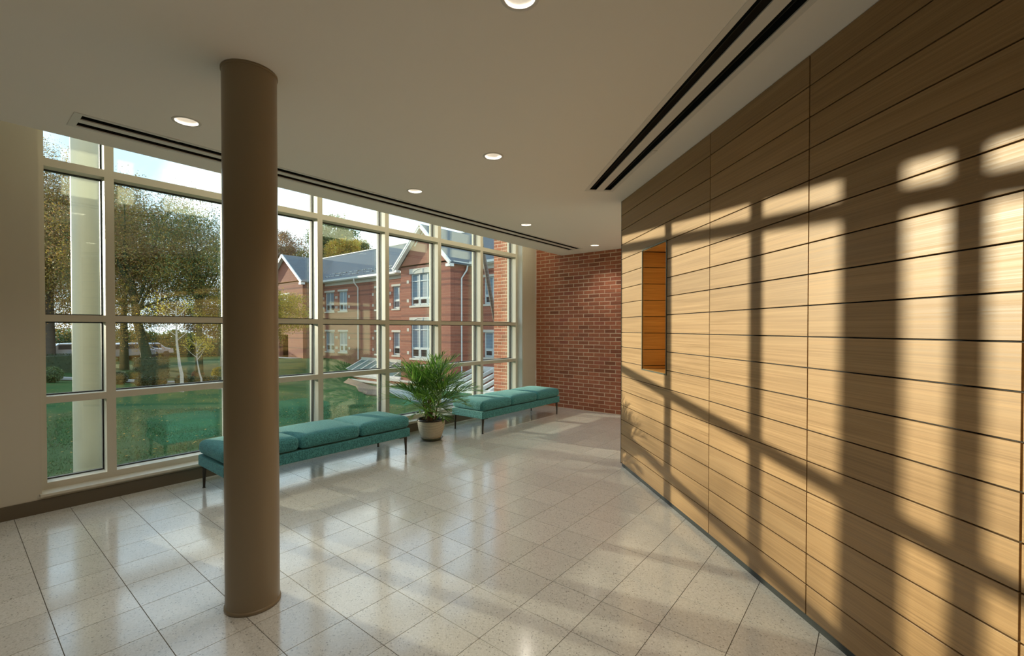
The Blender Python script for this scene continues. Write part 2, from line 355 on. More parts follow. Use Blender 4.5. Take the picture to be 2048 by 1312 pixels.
# ceiling with openings for diffusers and downlights
cans = [(.981, 3.442), (2.839, 3.473), (4.64, 3.50), (6.462, 3.52), (2.643, 2.309), (1.448, 1.124), (.25, .0), (-.87, 3.43)]
RC = .066
WD = (.53, 6.60, 3.835, 4.075)       # window diffuser opening
u_far, u_near = W(.832, 4.375), W(1.24, .25); dd = (u_far-u_near).normalized(); nn_ = Vector((-dd.y, dd.x, 0))
if nn_.dot(EX) < 0: nn_ = -nn_
RD = [u_far-nn_*.118, u_near-nn_*.118, u_near+nn_*.118, u_far+nn_*.118]
outer = [(-3.2, -4.5), (7.0, -4.5), (7.0, ynear(7)), (-3.2, ynear(-3.2))]
loops = [[Vector((x, y, 0)) for x, y in outer], [Vector(p) for p in ((WD[0], WD[2], 0), (WD[0], WD[3], 0), (WD[1], WD[3], 0), (WD[1], WD[2], 0))], [Vector((p.x, p.y, 0)) for p in RD]]
for cx, cy in cans: loops.append([Vector((cx+RC*math.cos(k*PI/12), cy+RC*math.sin(k*PI/12), 0)) for k in range(24)])
flat = [p for l in loops for p in l]; tris = tessellate_polygon(loops)
cl = MB(); cl.add([(p.x, p.y, CZ) for p in flat], tris)
cl.add([(x, y, CZ) for x, y in outer]+[(x, y, TOP) for x, y in outer], [(0, 1, 5, 4), (1, 2, 6, 5), (3, 0, 4, 7)])
cobj = cl.build('ceiling', M['ceiling'], fixn=False); tag(cobj, 'smooth off-white dropped ceiling stopping short of the window wall', kind='structure')
e0, e1 = Vector((-3.2, ynear(-3.2), 0)), Vector((7.0, ynear(7), 0))
fa = MB().add([(e0.x, e0.y, CZ), (e1.x, e1.y, CZ), (e1.x, e1.y, TOP), (e0.x, e0.y, TOP), (e0.x, e0.y-.02, CZ+.001), (e1.x, e1.y-.02, CZ+.001), (e1.x, e1.y-.02, TOP), (e0.x, e0.y-.02, TOP)], [(0, 1, 2, 3), (4, 7, 6, 5), (0, 4, 5, 1), (3, 2, 6, 7), (0, 3, 7, 4), (1, 5, 6, 2)])
tag(fa.build('trim_1', M['ceiling']), 'plain vertical fascia rising from the ceiling edge by the window', kind='structure')
tag(box('roof', M['ceiling'], -3.6, 7.6, -5, 5.52, TOP, TOP+.25), 'flat roof slab over the lobby', kind='structure')
# walls
wl = struct('wall_left', 'beige painted wall left of the tall window')
box('upper_wall', M['paint'], -3.4, .468, 5.05, 5.36, 0, TOP, wl)
wn = struct('wall_north', 'low beige wall under the window and beside the brick')
box('apron', M['paint'], .468, 6.60, 5.05, 5.34, 0, .147, wn)
box('return_wall', M['paint'], 6.60, 7.0, 5.05, 5.42, 0, TOP, wn)
ww = struct('wall_west', 'plain beige end wall behind the viewer'); box('panel', M['paint'], -3.4, -3.2, -4.6, 5.05, 0, TOP, ww)
ws = struct('wall_south', 'plain beige wall behind the viewer'); box('panel', M['paint'], -3.2, 1.2, -4.6, -4.4, 0, TOP, ws)
MB().bar(WPTS[-1]+Vector((0, 0, TOP/2)), Vector((-1, -4.5, TOP/2)), .1, TOP).build('panel', M['paint'], ws)
wc = struct('wall_corridor', 'beige corridor walls beyond the wood panels'); box('panel', M['paint'], 4.2, 7.0, .1, .2, 0, TOP, wc)
bb = box('baseboard_left', M['base'], -3.2, 7.0, 5.04, 5.05, 0, .105); tag(bb, 'dark taupe baseboard along the window wall', kind='structure')
# brick wall at the end of the window (x = 7) and its outdoor pier
BL, BH, J = .1935, .0575, .0098
def brick_mesh(name, l, seed):
    r = random.Random(seed); m = MB(); d = .03; c = .004
    def q(v): return v+r.uniform(-.0012, .0012)
    y0, y1, z0, z1 = -l/2, l/2, -BH/2, BH/2
    back = [(d, y0, z0), (d, y1, z0), (d, y1, z1), (d, y0, z1)]; mid = [(c, q(y0), q(z0)), (c, q(y1), q(z0)), (c, q(y1), q(z1)), (c, q(y0), q(z1))]
    fr = [(q(0), y0+c, z0+c), (q(0), y1-c, z0+c), (q(0), y1-c, z1-c), (q(0), y0+c, z1-c)]
    m.add(back+mid+fr, [(0, 1, 5, 4), (1, 2, 6, 5), (2, 3, 7, 6), (3, 0, 4, 7), (4, 5, 9, 8), (5, 6, 10, 9), (6, 7, 11, 10), (7, 4, 8, 11), (8, 9, 10, 11)])
    return m
full = [brick_mesh('brick', BL, k) for k in range(6)]; half = [brick_mesh('brick', .092, 20+k) for k in range(3)]
full_me = [m.mesh('brick', M['brick']) for m in full]; half_me = [m.mesh('brick', M['brick']) for m in half]
def brickwall(parent, xf, ya, yb, z0, z1, limit=300, near=(0, 0)):
    P = BL+J; lst = []; nrow = int((z1-z0)/(BH+J))
    for r in range(nrow):
        z = z0+(r+.5)*(BH+J); y = yb-(0 if r % 2 == 0 else -0)
        first = r % 2
        if first: lst.append((y-.092/2-J/2, z, 1)); y -= .092+J
        while y-BL >= ya-.001: lst.append((y-BL/2-J/2, z, 0)); y -= P
        if y-.085 >= ya: lst.append((y-.092/2-J/2, z, 1))
    lst.sort(key=lambda t: (xf-0)**2+t[0]**2+(t[1]-HC)**2)
    vis_ = [t for t in lst if (t[1] < CZ+.02 or t[0] > 4.2) and (xf > 20 or t[0] > 3.25)]; ind = vis_[:limit]; s_ = set(ind); st = MB()
    for y, z, h in ind: link('brick', (half_me if h else full_me)[random.randrange(3 if h else 6)], parent, (xf+random.uniform(-.0015, .0015), y, z))
    for y, z, h in lst:
        if (y, z, h) in s_: continue
        m = random.choice(half if h else full); st.add([(v[0]+xf, v[1]+y, v[2]+z) for v in m.v], m.f)
    if st.v: tag(st.build('upper_bricks', M['brick'], parent), kind='stuff')
we = struct('wall_east', 'red brick wall with pale mortar at the far end')
box('mortar', M['mortar'], 7.0035, 7.34, .1, 5.05, 0, TOP, we)
brickwall(we, 7.0, .15, 5.045, .004, TOP)
pier = thing('brick_pier', 'red brick pier standing outside the last window pane', 'pier')
box('mortar', M['mortar'], 7.0035, 7.34, 5.43, 6.10, -.4, 4.4, pier)
brickwall(pier, 7.0, 5.43, 6.105, -.38, 4.3)
# ---------------------------------------------------------------- wood wall
PH, K0 = .1505, .036
wood_w = struct('wall_right', 'oak veneer panel wall with thin dark joints and sun patches')
NZ0, NZ1, NY0, NY1 = 1.06, K0+14*PH-.002, 4.205, 3.728
for k in range(len(WPTS)-1):
    A, B = WPTS[k+1], WPTS[k]; L = (B-A).length; ang = math.atan2(B.y-A.y, B.x-A.x)      # local x from near to far, wall solid on local -y side
    mat = Matrix.Translation(A) @ Matrix.Rotation(ang, 4, 'Z')
    nx0, nx1 = (NY1-3.09)/(4.75-3.09)*L, (NY0-3.09)/(4.75-3.09)*L
    holes = [(nx0, nx1, NZ0, NZ1)] if k == 0 else []
    bk = MB()
    for u0, u1, z0, z1 in grid_with_holes([0, L], [.0, TOP], holes): bk.box(u0, u1, -.12 if k else -.06, -.016, z0, z1)
    bo = bk.build('black_backing', M['black'], wood_w); bo.matrix_local = mat
    ko = MB().box(0, L-(.01 if k == 0 else 0), -.016, -.008, 0, K0-.002).build('kick_strip', M['kick'], wood_w); ko.matrix_local = mat
    for r in range(18):
        z0, z1 = K0+r*PH, K0+(r+1)*PH; g = .003
        if k == 0 and z1 > NZ0+.001 and z0 < NZ1-.001:
            if z0 < NZ0:      # notched under the niche
                m = MB().box(g, L-g, -.016, 0, z0+g, NZ0).box(g, nx0, -.016, 0, NZ0, z1-g).box(nx1, L-g, -.016, 0, NZ0, z1-g)
                o = m.build('wood_panel', M['wood'], wood_w); o.matrix_local = mat; continue
            for u0, u1 in ((g, nx0), (nx1, L-g)):
                o = MB().box(0, u1-u0, -.016, 0, 0, PH-2*g).build('wood_panel', M['wood'], wood_w, bevel=.0008); o.matrix_local = mat @ Matrix.Translation((u0, 0, z0+g))
            continue
        o = MB().box(0, L-2*g, -.016, 0, 0, PH-2*g).build('wood_panel', M['wood'], wood_w, bevel=.0008); o.matrix_local = mat @ Matrix.Translation((g, 0, z0+g))
    if k == 0:
        MATN = mat; NX0, NX1, LL = nx0, nx1, L
        e = MB().box(L-.002, L+.006, -.12, .001, K0-.01, CZ).build('end_trim', M['black'], wood_w); e.matrix_local = mat
E0 = MATN @ Vector((LL, -.12, 0))
MB().bar(E0+Vector((0, 0, TOP/2)), Vector((4.75, .2, TOP/2)), .1, TOP).build('end_wall', M['paint'], wood_w)
niche = thing('wall_niche', 'tall narrow amber wood niche with dark metal edge in the oak wall', 'niche'); niche.matrix_world = MATN
ND = .34
f = MB(); t = .010
f.box(NX0-t, NX0, -.02, .006, NZ0-t, NZ1+t).box(NX1, NX1+t, -.02, .006, NZ0-t, NZ1+t).box(NX0, NX1, -.02, .006, NZ1, NZ1+t).box(NX0, NX1, -.02, .006, NZ0-t, NZ0)
f.build('metal_frame', M['nichemetal'], niche)
f = MB(); f.box(NX0-.03, NX0-.006, -ND, -.018, NZ0, NZ1).box(NX1+.008, NX1+.03, -ND, -.018, NZ0-.01, NZ1).box(NX0, NX1, -ND-.02, -ND-.001, NZ0, NZ1).box(NX0-.03, NX1+.03, -ND, -.018, NZ1+.006, NZ1+.03)
f.build('niche_backing', M['black'], niche)
box('niche_floor', M['nichewood'], NX0, NX1, -ND, -.003, NZ0-.018, NZ0+.002, niche)
box('niche_top', M['nichewood'], NX0, NX1, -ND, -.003, NZ1-.004, NZ1+.006, niche)
zc = NZ0+.004
while zc < NZ1-.02:
    z1 = K0+math.ceil((zc-K0+.01)/PH)*PH
    z1 = min(z1, NZ1-.006)
    for nm, mb in (('far', MB().box(NX1-.002, NX1+.008, -ND+.004, -.004, 0, z1-zc-.005)), ('near', MB().box(NX0-.006, NX0+.002, -ND+.004, -.004, 0, z1-zc-.005)), ('back', MB().box(NX0+.004, NX1-.004, -ND, -ND+.008, 0, z1-zc-.005))):
        mb.build('niche_panel', M['nichewood'], niche, (0, 0, zc))
    zc = z1+.001
# ---------------------------------------------------------------- window wall
win = struct('window_1', 'tall cream framed curtain wall window with seven bays')
YF, YG = 5.165, 5.29
mx_ = [.487, .904, 1.853, 2.802, 3.746, 4.687, 5.623, 6.566]; hw = [.022, .0315, .0315, .0315, .0315, .0315, .0315, .034]
for x, h in zip(mx_, hw): box('mullion', M['frame'], x-h, x+h, YF, YG+.075, .147, TOP, win)
tz = [(.147, .199), (.830, .886), (1.486, 1.541), (2.722, 2.785), (3.36, TOP)]
for k in range(7):
    x0, x1 = mx_[k]+hw[k], mx_[k+1]-hw[k+1]
    for z0, z1 in tz: box('transom', M['frame'], x0, x1, YF, YG+.07, z0, z1, win)
    for j in range(4):
        z0, z1 = tz[j][1], tz[j+1][0]; g = .009
        MB().box(x0+g*.4, x1-g*.4, YG, YG+.022, z0+g*.4, z1-g*.4).build('pane', M['glass'], win)
        gk = MB(); 
        for (a0, a1, b0, b1) in ((x0, x1, z0, z0+g), (x0, x1, z1-g, z1), (x0, x0+g, z0+g, z1-g), (x1-g, x1, z0+g, z1-g)): gk.box(a0, a1, YG-.008, YG+.03, b0, b1)
        gk.build('gasket', M['gasket'], win)
sill = box('trim_2', M['frame'], .455, 6.60, 5.018, 5.165, .127, .1485, bevel=.003); tag(sill, 'cream metal sill ledge along the foot of the window', kind='structure')
cv = struct('trim_3', 'cream side cover strip closing the last mullion'); box('strip', M['white'], 6.585, 6.602, 5.06, 5.34, .1485, TOP, cv)
# ---------------------------------------------------------------- ceiling fittings
d1 = thing('slot_diffuser', 'long white slot diffuser with two black slots beside the window', 'air vent', ((WD[0]+WD[1])/2, (WD[2]+WD[3])/2, CZ))
hl, hwid = (WD[1]-WD[0])/2, (WD[3]-WD[2])/2
def diffuser(par, hl, hw2, slots, seams, fl=.02):
    z = -.003; m = MB()
    edges = [-hw2-fl]+[v for s_ in slots for v in s_]+[hw2+fl]
    for i in range(0, len(edges), 2): m.box(-hl-fl, hl+fl, edges[i], edges[i+1], z, .004)
    for s_ in slots:
        m.box(-hl-fl, -hl+.02, s_[0], s_[1], z, .004).box(hl-.02, hl+fl, s_[0], s_[1], z, .004)
    m.build('flange', M['white'], par)
    MB().box(-hl, hl, -hw2, hw2, .10, .11).box(-hl, hl, -hw2-.002, -hw2+.002, 0, .11).box(-hl, hl, hw2-.002, hw2+.002, 0, .11).box(-hl-.002, -hl, -hw2, hw2, 0, .11).box(hl, hl+.002, -hw2, hw2, 0, .11).build('black_plenum', M['black'], par)
    for s_ in slots: MB().box(-hl+.02, hl-.02, (s_[0]+s_[1])/2-.0015, (s_[0]+s_[1])/2+.0015, .012, .05).build('blade', M['kick'], par)
    for u in seams: MB().box(u-.035, u+.035, edges[0]-.004, edges[1]-.004, -.006, -.001).build('joint_clip', M['white'], par); MB().box(u-.035, u+.035, edges[-2]+.004, edges[-1]+.004, -.006, -.001).build('joint_clip', M['white'], par)
diffuser(d1, hl, hwid, [(-.108, -.032), (.032, .108)], [-2.55, -.95, .05, 1.0, 1.95])
RL = (u_far-u_near).length
d2 = thing('slot_diffuser', 'wide slot diffuser with two black slots beside the oak wall', 'air vent', (u_far+u_near)/2+Vector((0, 0, CZ)), math.atan2(dd.y, dd.x))
diffuser(d2, RL/2, .118, [(-.104, -.036), (.036, .104)], [1.1])
can_lab = ['recessed downlight nearest the round column, above the left windows', 'recessed downlight between window slot vent and ceiling centre', 'small recessed downlight, third along the window slot vent', 'farthest small recessed downlight, in front of the brick wall',
           'recessed downlight alone in the middle of the ceiling', 'recessed downlight cut by the top edge of the picture', 'recessed downlight behind the viewer over the floor', 'recessed downlight beyond the left edge near the window wall']
for (cx, cy), lab in zip(cans, can_lab):
    c_ = thing('downlight', lab, 'ceiling light', (cx, cy, CZ), 0, 'recessed ceiling downlights')
    MB().lathe([(.062, .0), (.066, -.004), (.078, -.003), (.079, .0)], 28).build('trim_ring', M['white'], c_)
    MB().lathe([(.0625, -.001), (.058, .03), (.05, .06), (.046, .062)], 28).build('reflector', M['lens'], c_)
    MB().lathe([(.0465, .058), (.0465, .066), (.0, .066)], 28).lathe([(.0, .058), (.0465, .058)], 28).build('lamp_disc', M['lamp'], c_)
    ld = bpy.data.lights.new('downlight_glow', 'SPOT'); ld.energy = 17; ld.color = (1, .92, .80); ld.spot_size = math.radians(125); ld.spot_blend = .8; ld.shadow_soft_size = .045
    lo = bpy.data.objects.new('glow', ld); C.objects.link(lo); lo.parent = c_; lo.location = (0, 0, .02)
# ---------------------------------------------------------------- column
col = thing('round_column', 'brown painted round column standing before the windows', 'column', (1.0015, 2.541, 0))
MB().lathe([(.1258, .0), (.1258, CZ)], 64).build('shaft', M['column'], col)
MB().lathe([(.1258, .0), (.131, .0), (.131, .014), (.1258, .018)], 64).build('base_collar', M['column'], col)
MB().lathe([(.1258, CZ-.012), (.130, CZ-.012), (.130, CZ), (.1258, CZ)], 64).build('top_collar', M['column'], col)
# ---------------------------------------------------------------- benches
def cushion(l, w, h, seed):
    r = random.Random(seed); nx, ny, nz = 22, 20, 6; bm = bmesh.new(); vs = {}
    def P(u, v, t):      # u,v in -1..1, t 0..1
        rr = .045
        x, y, z = u*l/2, v*w/2, t*h
        ex = max(0, abs(x)-(l/2-rr)); ey = max(0, abs(y)-(w/2-rr)); ez = max(0, abs(z-h/2)-(h/2-rr))
        d = math.sqrt(ex*ex+ey*ey+ez*ez)
        if d > rr:
            k = rr/d; x = math.copysign(l/2-rr+ex*k, x) if ex else x; y = math.copysign(w/2-rr+ey*k, y) if ey else y; z = (h/2+math.copysign(h/2-rr+ez*k, z-h/2)) if ez else z
        bul = (1-min(1, (2*x/l)**2)**1.5)*(1-min(1, (2*y/w)**2)**1.5)
        if t > .5: z += .022*bul*(t-.5)*2
        side = math.sin(PI*min(1, max(0, t)))
        x += math.copysign(.008*side*(1-v*v), u) if abs(u) > .99 else 0
        y += math.copysign(.008*side*(1-u*u), v) if abs(v) > .99 else 0
        # gathers at the end seams
        x += .0022*math.sin(y*150+seed)*(abs(u)**10)*(t)
        z += .0016*math.sin(x*9+seed)*bul
        return (x, y, z)
    def vert(i, j, k):
        key = (i, j, k)
        if key not in vs: vs[key] = bm.verts.new(P(i/nx*2-1, j/ny*2-1, k/nz))
        return vs[key]
    def face(a): bm.faces.new([vert(*q) for q in a])
    for i in range(nx):
        for j in range(ny): face([(i, j, nz), (i+1, j, nz), (i+1, j+1, nz), (i, j+1, nz)]); face([(i, j, 0), (i, j+1, 0), (i+1, j+1, 0), (i+1, j, 0)])
    for i in range(nx):
        for k in range(nz): face([(i, 0, k), (i+1, 0, k), (i+1, 0, k+1), (i, 0, k+1)]); face([(i, ny, k), (i, ny, k+1), (i+1, ny, k+1), (i+1, ny, k)])
    for j in range(ny):
        for k in range(nz): face([(0, j, k), (0, j, k+1), (0, j+1, k+1), (0, j+1, k)]); face([(nx, j, k), (nx, j+1, k), (nx, j+1, k+1), (nx, j, k+1)])
    bmesh.ops.recalc_face_normals(bm, faces=bm.faces)
    me = bpy.data.meshes.new('cushion'); bm.to_mesh(me); bm.free(); me.materials.append(M['fabric']); me.polygons.foreach_set('use_smooth', [True]*len(me.polygons))
    return me
def bench(loc, label):
    t = thing('bench', label, 'bench', loc, 0, 'teal window benches')
    Lb, Wb = 1.90, .60
    o = box('upholstered_base', M['fabric'], -Lb/2, Lb/2, -Wb/2, Wb/2, .205, .302, t); b = o.modifiers.new('b', 'BEVEL'); b.width = .012; b.segments = 3
    for k in range(3): link('cushion', cushion(Lb/3-.002, Wb+.006, .125, k*3+1), t, ((k-1)*Lb/3, 0, .306))
    for sx in (-1, 1):
        for sy in (-1, 1):
            m = MB(); x, y = sx*(Lb/2-.035), sy*(Wb/2-.035)
            m.tube([(x, y, .0), (x, y, .006)], [.013, .013], 12).tube([(x, y, .006), (x-sx*.002, y, .1), (x-sx*.006, y, .205)], [.0095, .013, .019], 12)
            m.box(min(x, x-sx*.09), max(x, x-sx*.09), y-.018, y+.018, .195, .206).build('leg', M['blackmetal'], t)
    return t
bench((2.37, 4.455, 0), 'teal three-cushion bench partly hidden behind the round column')
bench((5.49, 4.455, 0), 'teal three-cushion bench in front of the brick wall end')
# ---------------------------------------------------------------- potted palm
pp = thing('potted_palm', 'bushy green palm in a woven cream pot between two benches', 'plant', (3.935, 4.50, 0))
MB().lathe([(0, .004), (.118, .004), (.128, .012), (.148, .030), (.152, .034), (.148, .036), (.125, .018), (0, .016)], 36).build('saucer', M['saucer'], pp)
prof = [(0, .018), (.118, .018), (.126, .03)]+[(.128+.044*math.sin((i/20)*PI*.56)+.0018*(i % 2), .035+.215*i/20) for i in range(21)]+[(.168, .256)]
MB().lathe(prof, 48).build('pot', M['pot'], pp)
MB().lathe([(.166, .250), (.176, .252), (.180, .262), (.177, .272), (.165, .272), (.160, .262), (.155, .225)], 48).build('pot_rim', M['potdark'], pp)
MB().lathe([(.160, .228), (.08, .236), (0, .240)], 24).build('soil', M['soil'], pp)
r = random.Random(11); m = MB()
canes = []
for k in range(9):
    a_, rr = r.uniform(0, 2*PI), r.uniform(.01, .07); bx, by = rr*math.cos(a_), rr*math.sin(a_)
    tx_, ty_ = bx*2.2+r.uniform(-.03, .03), by*2.2+r.uniform(-.03, .03); hz = r.uniform(.32, .60)
    m.tube([(bx, by, .22), ((bx+tx_)/2, (by+ty_)/2, (hz+.22)/2), (tx_, ty_, hz)], [.014, .010, .007], 7); canes.append((tx_, ty_, hz))
m.build('canes', M['cane'], pp)
def frond(base, az, elev, ln, seed):
    r = random.Random(seed); m = MB(); pts = []; p = Vector(base); e = elev; n = 12
    for i in range(n+1):
        pts.append(p.copy()); d = Vector((math.cos(az)*math.cos(e), math.sin(az)*math.cos(e), math.sin(e))); p = p+d*ln/n; e -= .04+.105*(i/n)
    m.tube(pts, [.0035-.0026*i/n for i in range(n+1)], 5, False)
    for i in range(4, n+1):
        for sub in (0, .5):
            if i == n and sub: continue
            q = pts[i] if not sub else (pts[i]+pts[min(i+1, n)])/2
            f_ = (i+sub)/n; d = (pts[min(i+1, n)]-pts[i-1]).normalized(); side0 = d.cross(Vector((0, 0, 1))).normalized(); up = side0.cross(d)
            for s_ in (-1, 1):
                ll = (.27*math.sin(PI*min(1, .30+.60*f_))+.03)*r.uniform(.85, 1.12); w = .0056*r.uniform(.8, 1.25)
                spread = 1.0-.62*f_+r.uniform(-.12, .12); dir_ = (side0*s_*math.sin(spread)+d*math.cos(spread)+up*r.uniform(.0, .35)).normalized()
                P = []; c_ = q.copy(); dv = dir_.copy()
                for k in range(5): P.append(c_.copy()); c_ = c_+dv*ll/4; dv = (dv+Vector((0, 0, -.035-.03*k))).normalized()
                wn_ = dir_.cross(Vector((0, 0, 1))).normalized(); ws_ = [.35, 1, 1, .65, .05]; vs = []
                for k in range(5): vs += [P[k]-wn_*w*ws_[k], P[k]+wn_*w*ws_[k]-Vector((0, 0, .002))]
                m.add(vs, [(2*k, 2*k+1, 2*k+3, 2*k+2) for k in range(4)], True)
    return m
for k in range(55):
    c_ = canes[k % 9]; az = k*2.399963+r.uniform(-.3, .3); tier = min(1, k/48)
    elev = (1.50-1.0*tier if k < 48 else .45)+r.uniform(-.12, .12); ln = ((.70-.17*tier) if k < 48 else .34)*r.uniform(.85, 1.1)
    hz = c_[2]-.10*tier-r.uniform(0, .08)-(.12 if k >= 48 else 0)
    frond((c_[0]*.8, c_[1]*.8, max(.34, hz)), az, elev, ln, k).build('frond', M['palm'], pp, fixn=False)
# ================================================================ OUTSIDE
def sm(t): t = np.clip(t, 0, 1); return t*t*(3-2*t)
def gz(x, y):
    Yc = .7793*x+.6266*y
    return -.15-.03*np.maximum(0, Yc-4)-1.5*np.clip((x-2)/17, 0, 1)*sm((40-y)/12)
gx = np.linspace(-46, 40, 130); gy = np.concatenate([np.linspace(5.36, 30, 80), np.linspace(31, 110, 70)])
X, Y = np.meshgrid(gx, gy); Z = gz(X, Y)+.03*np.sin(X*1.3)*np.cos(Y*.9)*(Y > 8)
nx, ny = len(gx), len(gy); vv = np.stack([X.ravel(), Y.ravel(), Z.ravel()], 1)
ii = np.arange(ny-1)[:, None]*nx+np.arange(nx-1)[None]; ff = np.stack([ii, ii+1, ii+nx+1, ii+nx], -1).reshape(-1, 4)
def npmesh(name, v, f, mat, smooth=False):
    me = bpy.data.meshes.new(name); me.vertices.add(len(v)); me.vertices.foreach_set('co', np.asarray(v, 'f').ravel())
    k = f.shape[1]; me.loops.add(f.size); me.loops.foreach_set('vertex_index', f.astype('i').ravel()); me.polygons.add(len(f))
    me.polygons.foreach_set('loop_start', np.arange(0, f.size, k, dtype='i')); me.polygons.foreach_set('loop_total', np.full(len(f), k, 'i'))
    if smooth: me.polygons.foreach_set('use_smooth', np.ones(len(f), bool))
    me.update(calc_edges=True); me.validate(); me.materials.append(mat); return me
tag(link('lawn', npmesh('lawn', vv, ff, M['grass'], True)), 'sloping green lawn outside the windows', kind='structure')
def blades(n, h):
    y = 5.6+RNG.random(n)**1.6*7.5; x = -3+RNG.random(n)*12
    z = gz(x, y); a_ = RNG.random(n)*2*PI; w = .006+.004*RNG.random(n); hh = h*(.5+RNG.random(n)); lx, ly = RNG.normal(0, .02, n), RNG.normal(0, .02, n)
    v = np.empty((n, 3, 3)); v[:, 0] = np.stack([x-w*np.cos(a_), y-w*np.sin(a_), z-.005], 1); v[:, 1] = np.stack([x+w*np.cos(a_), y+w*np.sin(a_), z-.005], 1); v[:, 2] = np.stack([x+lx, y+ly, z+hh], 1)
    return v.reshape(-1, 3), np.arange(n*3).reshape(-1, 3)
tag(link('grass', npmesh('grass', *blades(90000, .022), M['grassblade'])), 'short green grass close to the windows', 'grass', kind='stuff')
def quads(P, s, flat=1.0):      # randomly turned small leaf quads at points
    n = len(P); a_ = RNG.normal(size=(n, 3)); a_ /= np.linalg.norm(a_, axis=1)[:, None]; b_ = RNG.normal(size=(n, 3)); b_ -= (a_*b_).sum(1)[:, None]*a_; b_ /= np.linalg.norm(b_, axis=1)[:, None]
    s = s*(.6+.8*RNG.random(n))[:, None]; a_ = a_*s; b_ = b_*s*.55
    a_[:, 2] *= flat; b_[:, 2] *= flat
    v = np.stack([P-a_, P-b_*.9, P+a_, P+b_*.9], 1).reshape(-1, 3); return v, np.arange(n*4).reshape(-1, 4)
nl = 2600; lx = -4+RNG.random(nl)*14; ly = 6+RNG.random(nl)**1.3*14
tag(link('fallen_leaves', npmesh('fallen_leaves', *quads(np.stack([lx, ly, gz(lx, ly)+.03], 1), .022, .3), M['leaf_orange'])), 'scattered fallen leaves on the lawn', 'leaves', kind='stuff')
def P2(px, dist, z=None):      # ground point seen at picture column px, dist metres ahead
    p = W((px-1024)/914.5*dist, dist); p.z = float(gz(p.x, p.y)) if z is None else z; return p
# trees
def tree(name, label, base, h, crown, mats, nleaf, ls, trunk=.18, lean=(0, 0), bark='trunk', clusters=60, seed=1, group=None, limbs=9, low=.3):
    r = random.Random(seed); t = thing(name, label, 'tree', base, 0, group)
    cx, cy, cz, rx, ry, rz = crown; m = MB()
    top = Vector((lean[0], lean[1], h*.62)); fork = Vector((lean[0]*.5, lean[1]*.5, h*low))
    m.tube([(0, 0, -.3), (lean[0]*.1, lean[1]*.1, h*.12), fork, (fork+top)/2+Vector((.1, 0, 0)), top], [trunk*1.25, trunk, trunk*.8, trunk*.55, trunk*.3], 10)
    ends = []
    for k in range(limbs):
        az = k*2.4+r.random(); st = fork.lerp(top, r.random()*.85); R = r.uniform(.5, .85)
        en = Vector((cx+rx*R*math.cos(az), cy+ry*R*math.sin(az), cz+rz*r.uniform(-.45, .75))); md = st.lerp(en, .5)+Vector((0, 0, .06*h*r.random()))
        q1, q2 = st.lerp(md, .5)+Vector((r.uniform(-.1, .1), r.uniform(-.1, .1), 0)), md.lerp(en, .5)
        m.tube([st, q1, md, q2, en], [trunk*.38, trunk*.30, trunk*.2, trunk*.12, trunk*.05], 6); ends += [md, en]
        for s_ in range(3):
            s0 = md.lerp(en, r.random()); e2 = s0+Vector((r.uniform(-1, 1)*rx*.35, r.uniform(-1, 1)*ry*.35, r.uniform(-.2, 1)*rz*.35)); m.tube([s0, s0.lerp(e2, .5)+Vector((0, 0, .05)), e2], [trunk*.12, trunk*.07, trunk*.03], 5, False); ends.append(e2)
    m.build('trunk', M[bark], t)
    cen = []
    while len(cen) < clusters:
        p = RNG.normal(size=3); p /= np.linalg.norm(p); p *= RNG.random()**.42
        cen.append((cx+p[0]*rx, cy+p[1]*ry, cz+p[2]*rz))
    cen += [tuple(e) for e in ends]; cen = np.array(cen); w = RNG.random(len(cen))+.4; w /= w.sum()
    per = nleaf//len(mats)
    for q, mt in enumerate(mats):
        idx = RNG.choice(len(cen), per, p=w); sg = np.array([rx, ry, rz*.7])*.12
        P = cen[idx]+RNG.normal(size=(per, 3))*sg
        o = link('foliage', npmesh('foliage', *quads(P, ls), M[mt]), t); tag(o, kind='stuff')
    return t
tree('maple_tree', 'tall rust and olive tree seen through the leftmost window pane', P2(100, 31), 15.5, (0, 0, 8.6, 4.2, 3.2, 6.6), ['leaf_rust', 'leaf_mix'], 130000, .052, .26, seed=2, clusters=150, limbs=12)
tree('maple_tree', 'rust-leaved tree behind the pale outdoor column', P2(172, 33), 13.4, (0, 0, 7.4, 3.4, 3.2, 5.6), ['leaf_rust', 'leaf_mix'], 60000, .055, .24, seed=3, clusters=110)
tree('maple_tree', 'broad brown and green tree left of centre, with leaning trunk', P2(296, 24), 10.6, (0, .2, 5.9, 3.4, 2.8, 4.2), ['leaf_rust', 'leaf_mix'], 84000, .042, .23, lean=(-.9, .3), bark='ivybark', seed=4, clusters=120, limbs=12)
tree('maple_tree', 'green and gold tree with open crown beside the brown column', P2(398, 25), 9.9, (0, 0, 5.9, 2.9, 2.9, 3.5), ['leaf_mix', 'leaf_green'], 34000, .044, .17, seed=5, clusters=95, bark='ivybark', limbs=14)
tree('maple_tree', 'reddish tree low behind the birch sapling', P2(446, 30), 7.4, (0, 0, 3.9, 3.0, 2.6, 2.2), ['leaf_red', 'leaf_mix'], 42000, .045, .15, seed=6, clusters=80)
tree('maple_tree', 'dark ivy-covered tree left of the leaning trunk', P2(248, 27), 11.0, (0, 0, 6.3, 2.4, 2.5, 4.4), ['leaf_rust', 'leaf_green'], 42000, .044, .20, seed=7, clusters=80, bark='ivybark')
tree('golden_tree', 'yellow-leaved tree hanging in front of the gabled wing', P2(524, 27), 6.6, (0, 0, 3.7, 3.0, 2.2, 1.8), ['leaf_gold', 'leaf_mix'], 46000, .042, .12, seed=8, clusters=70)
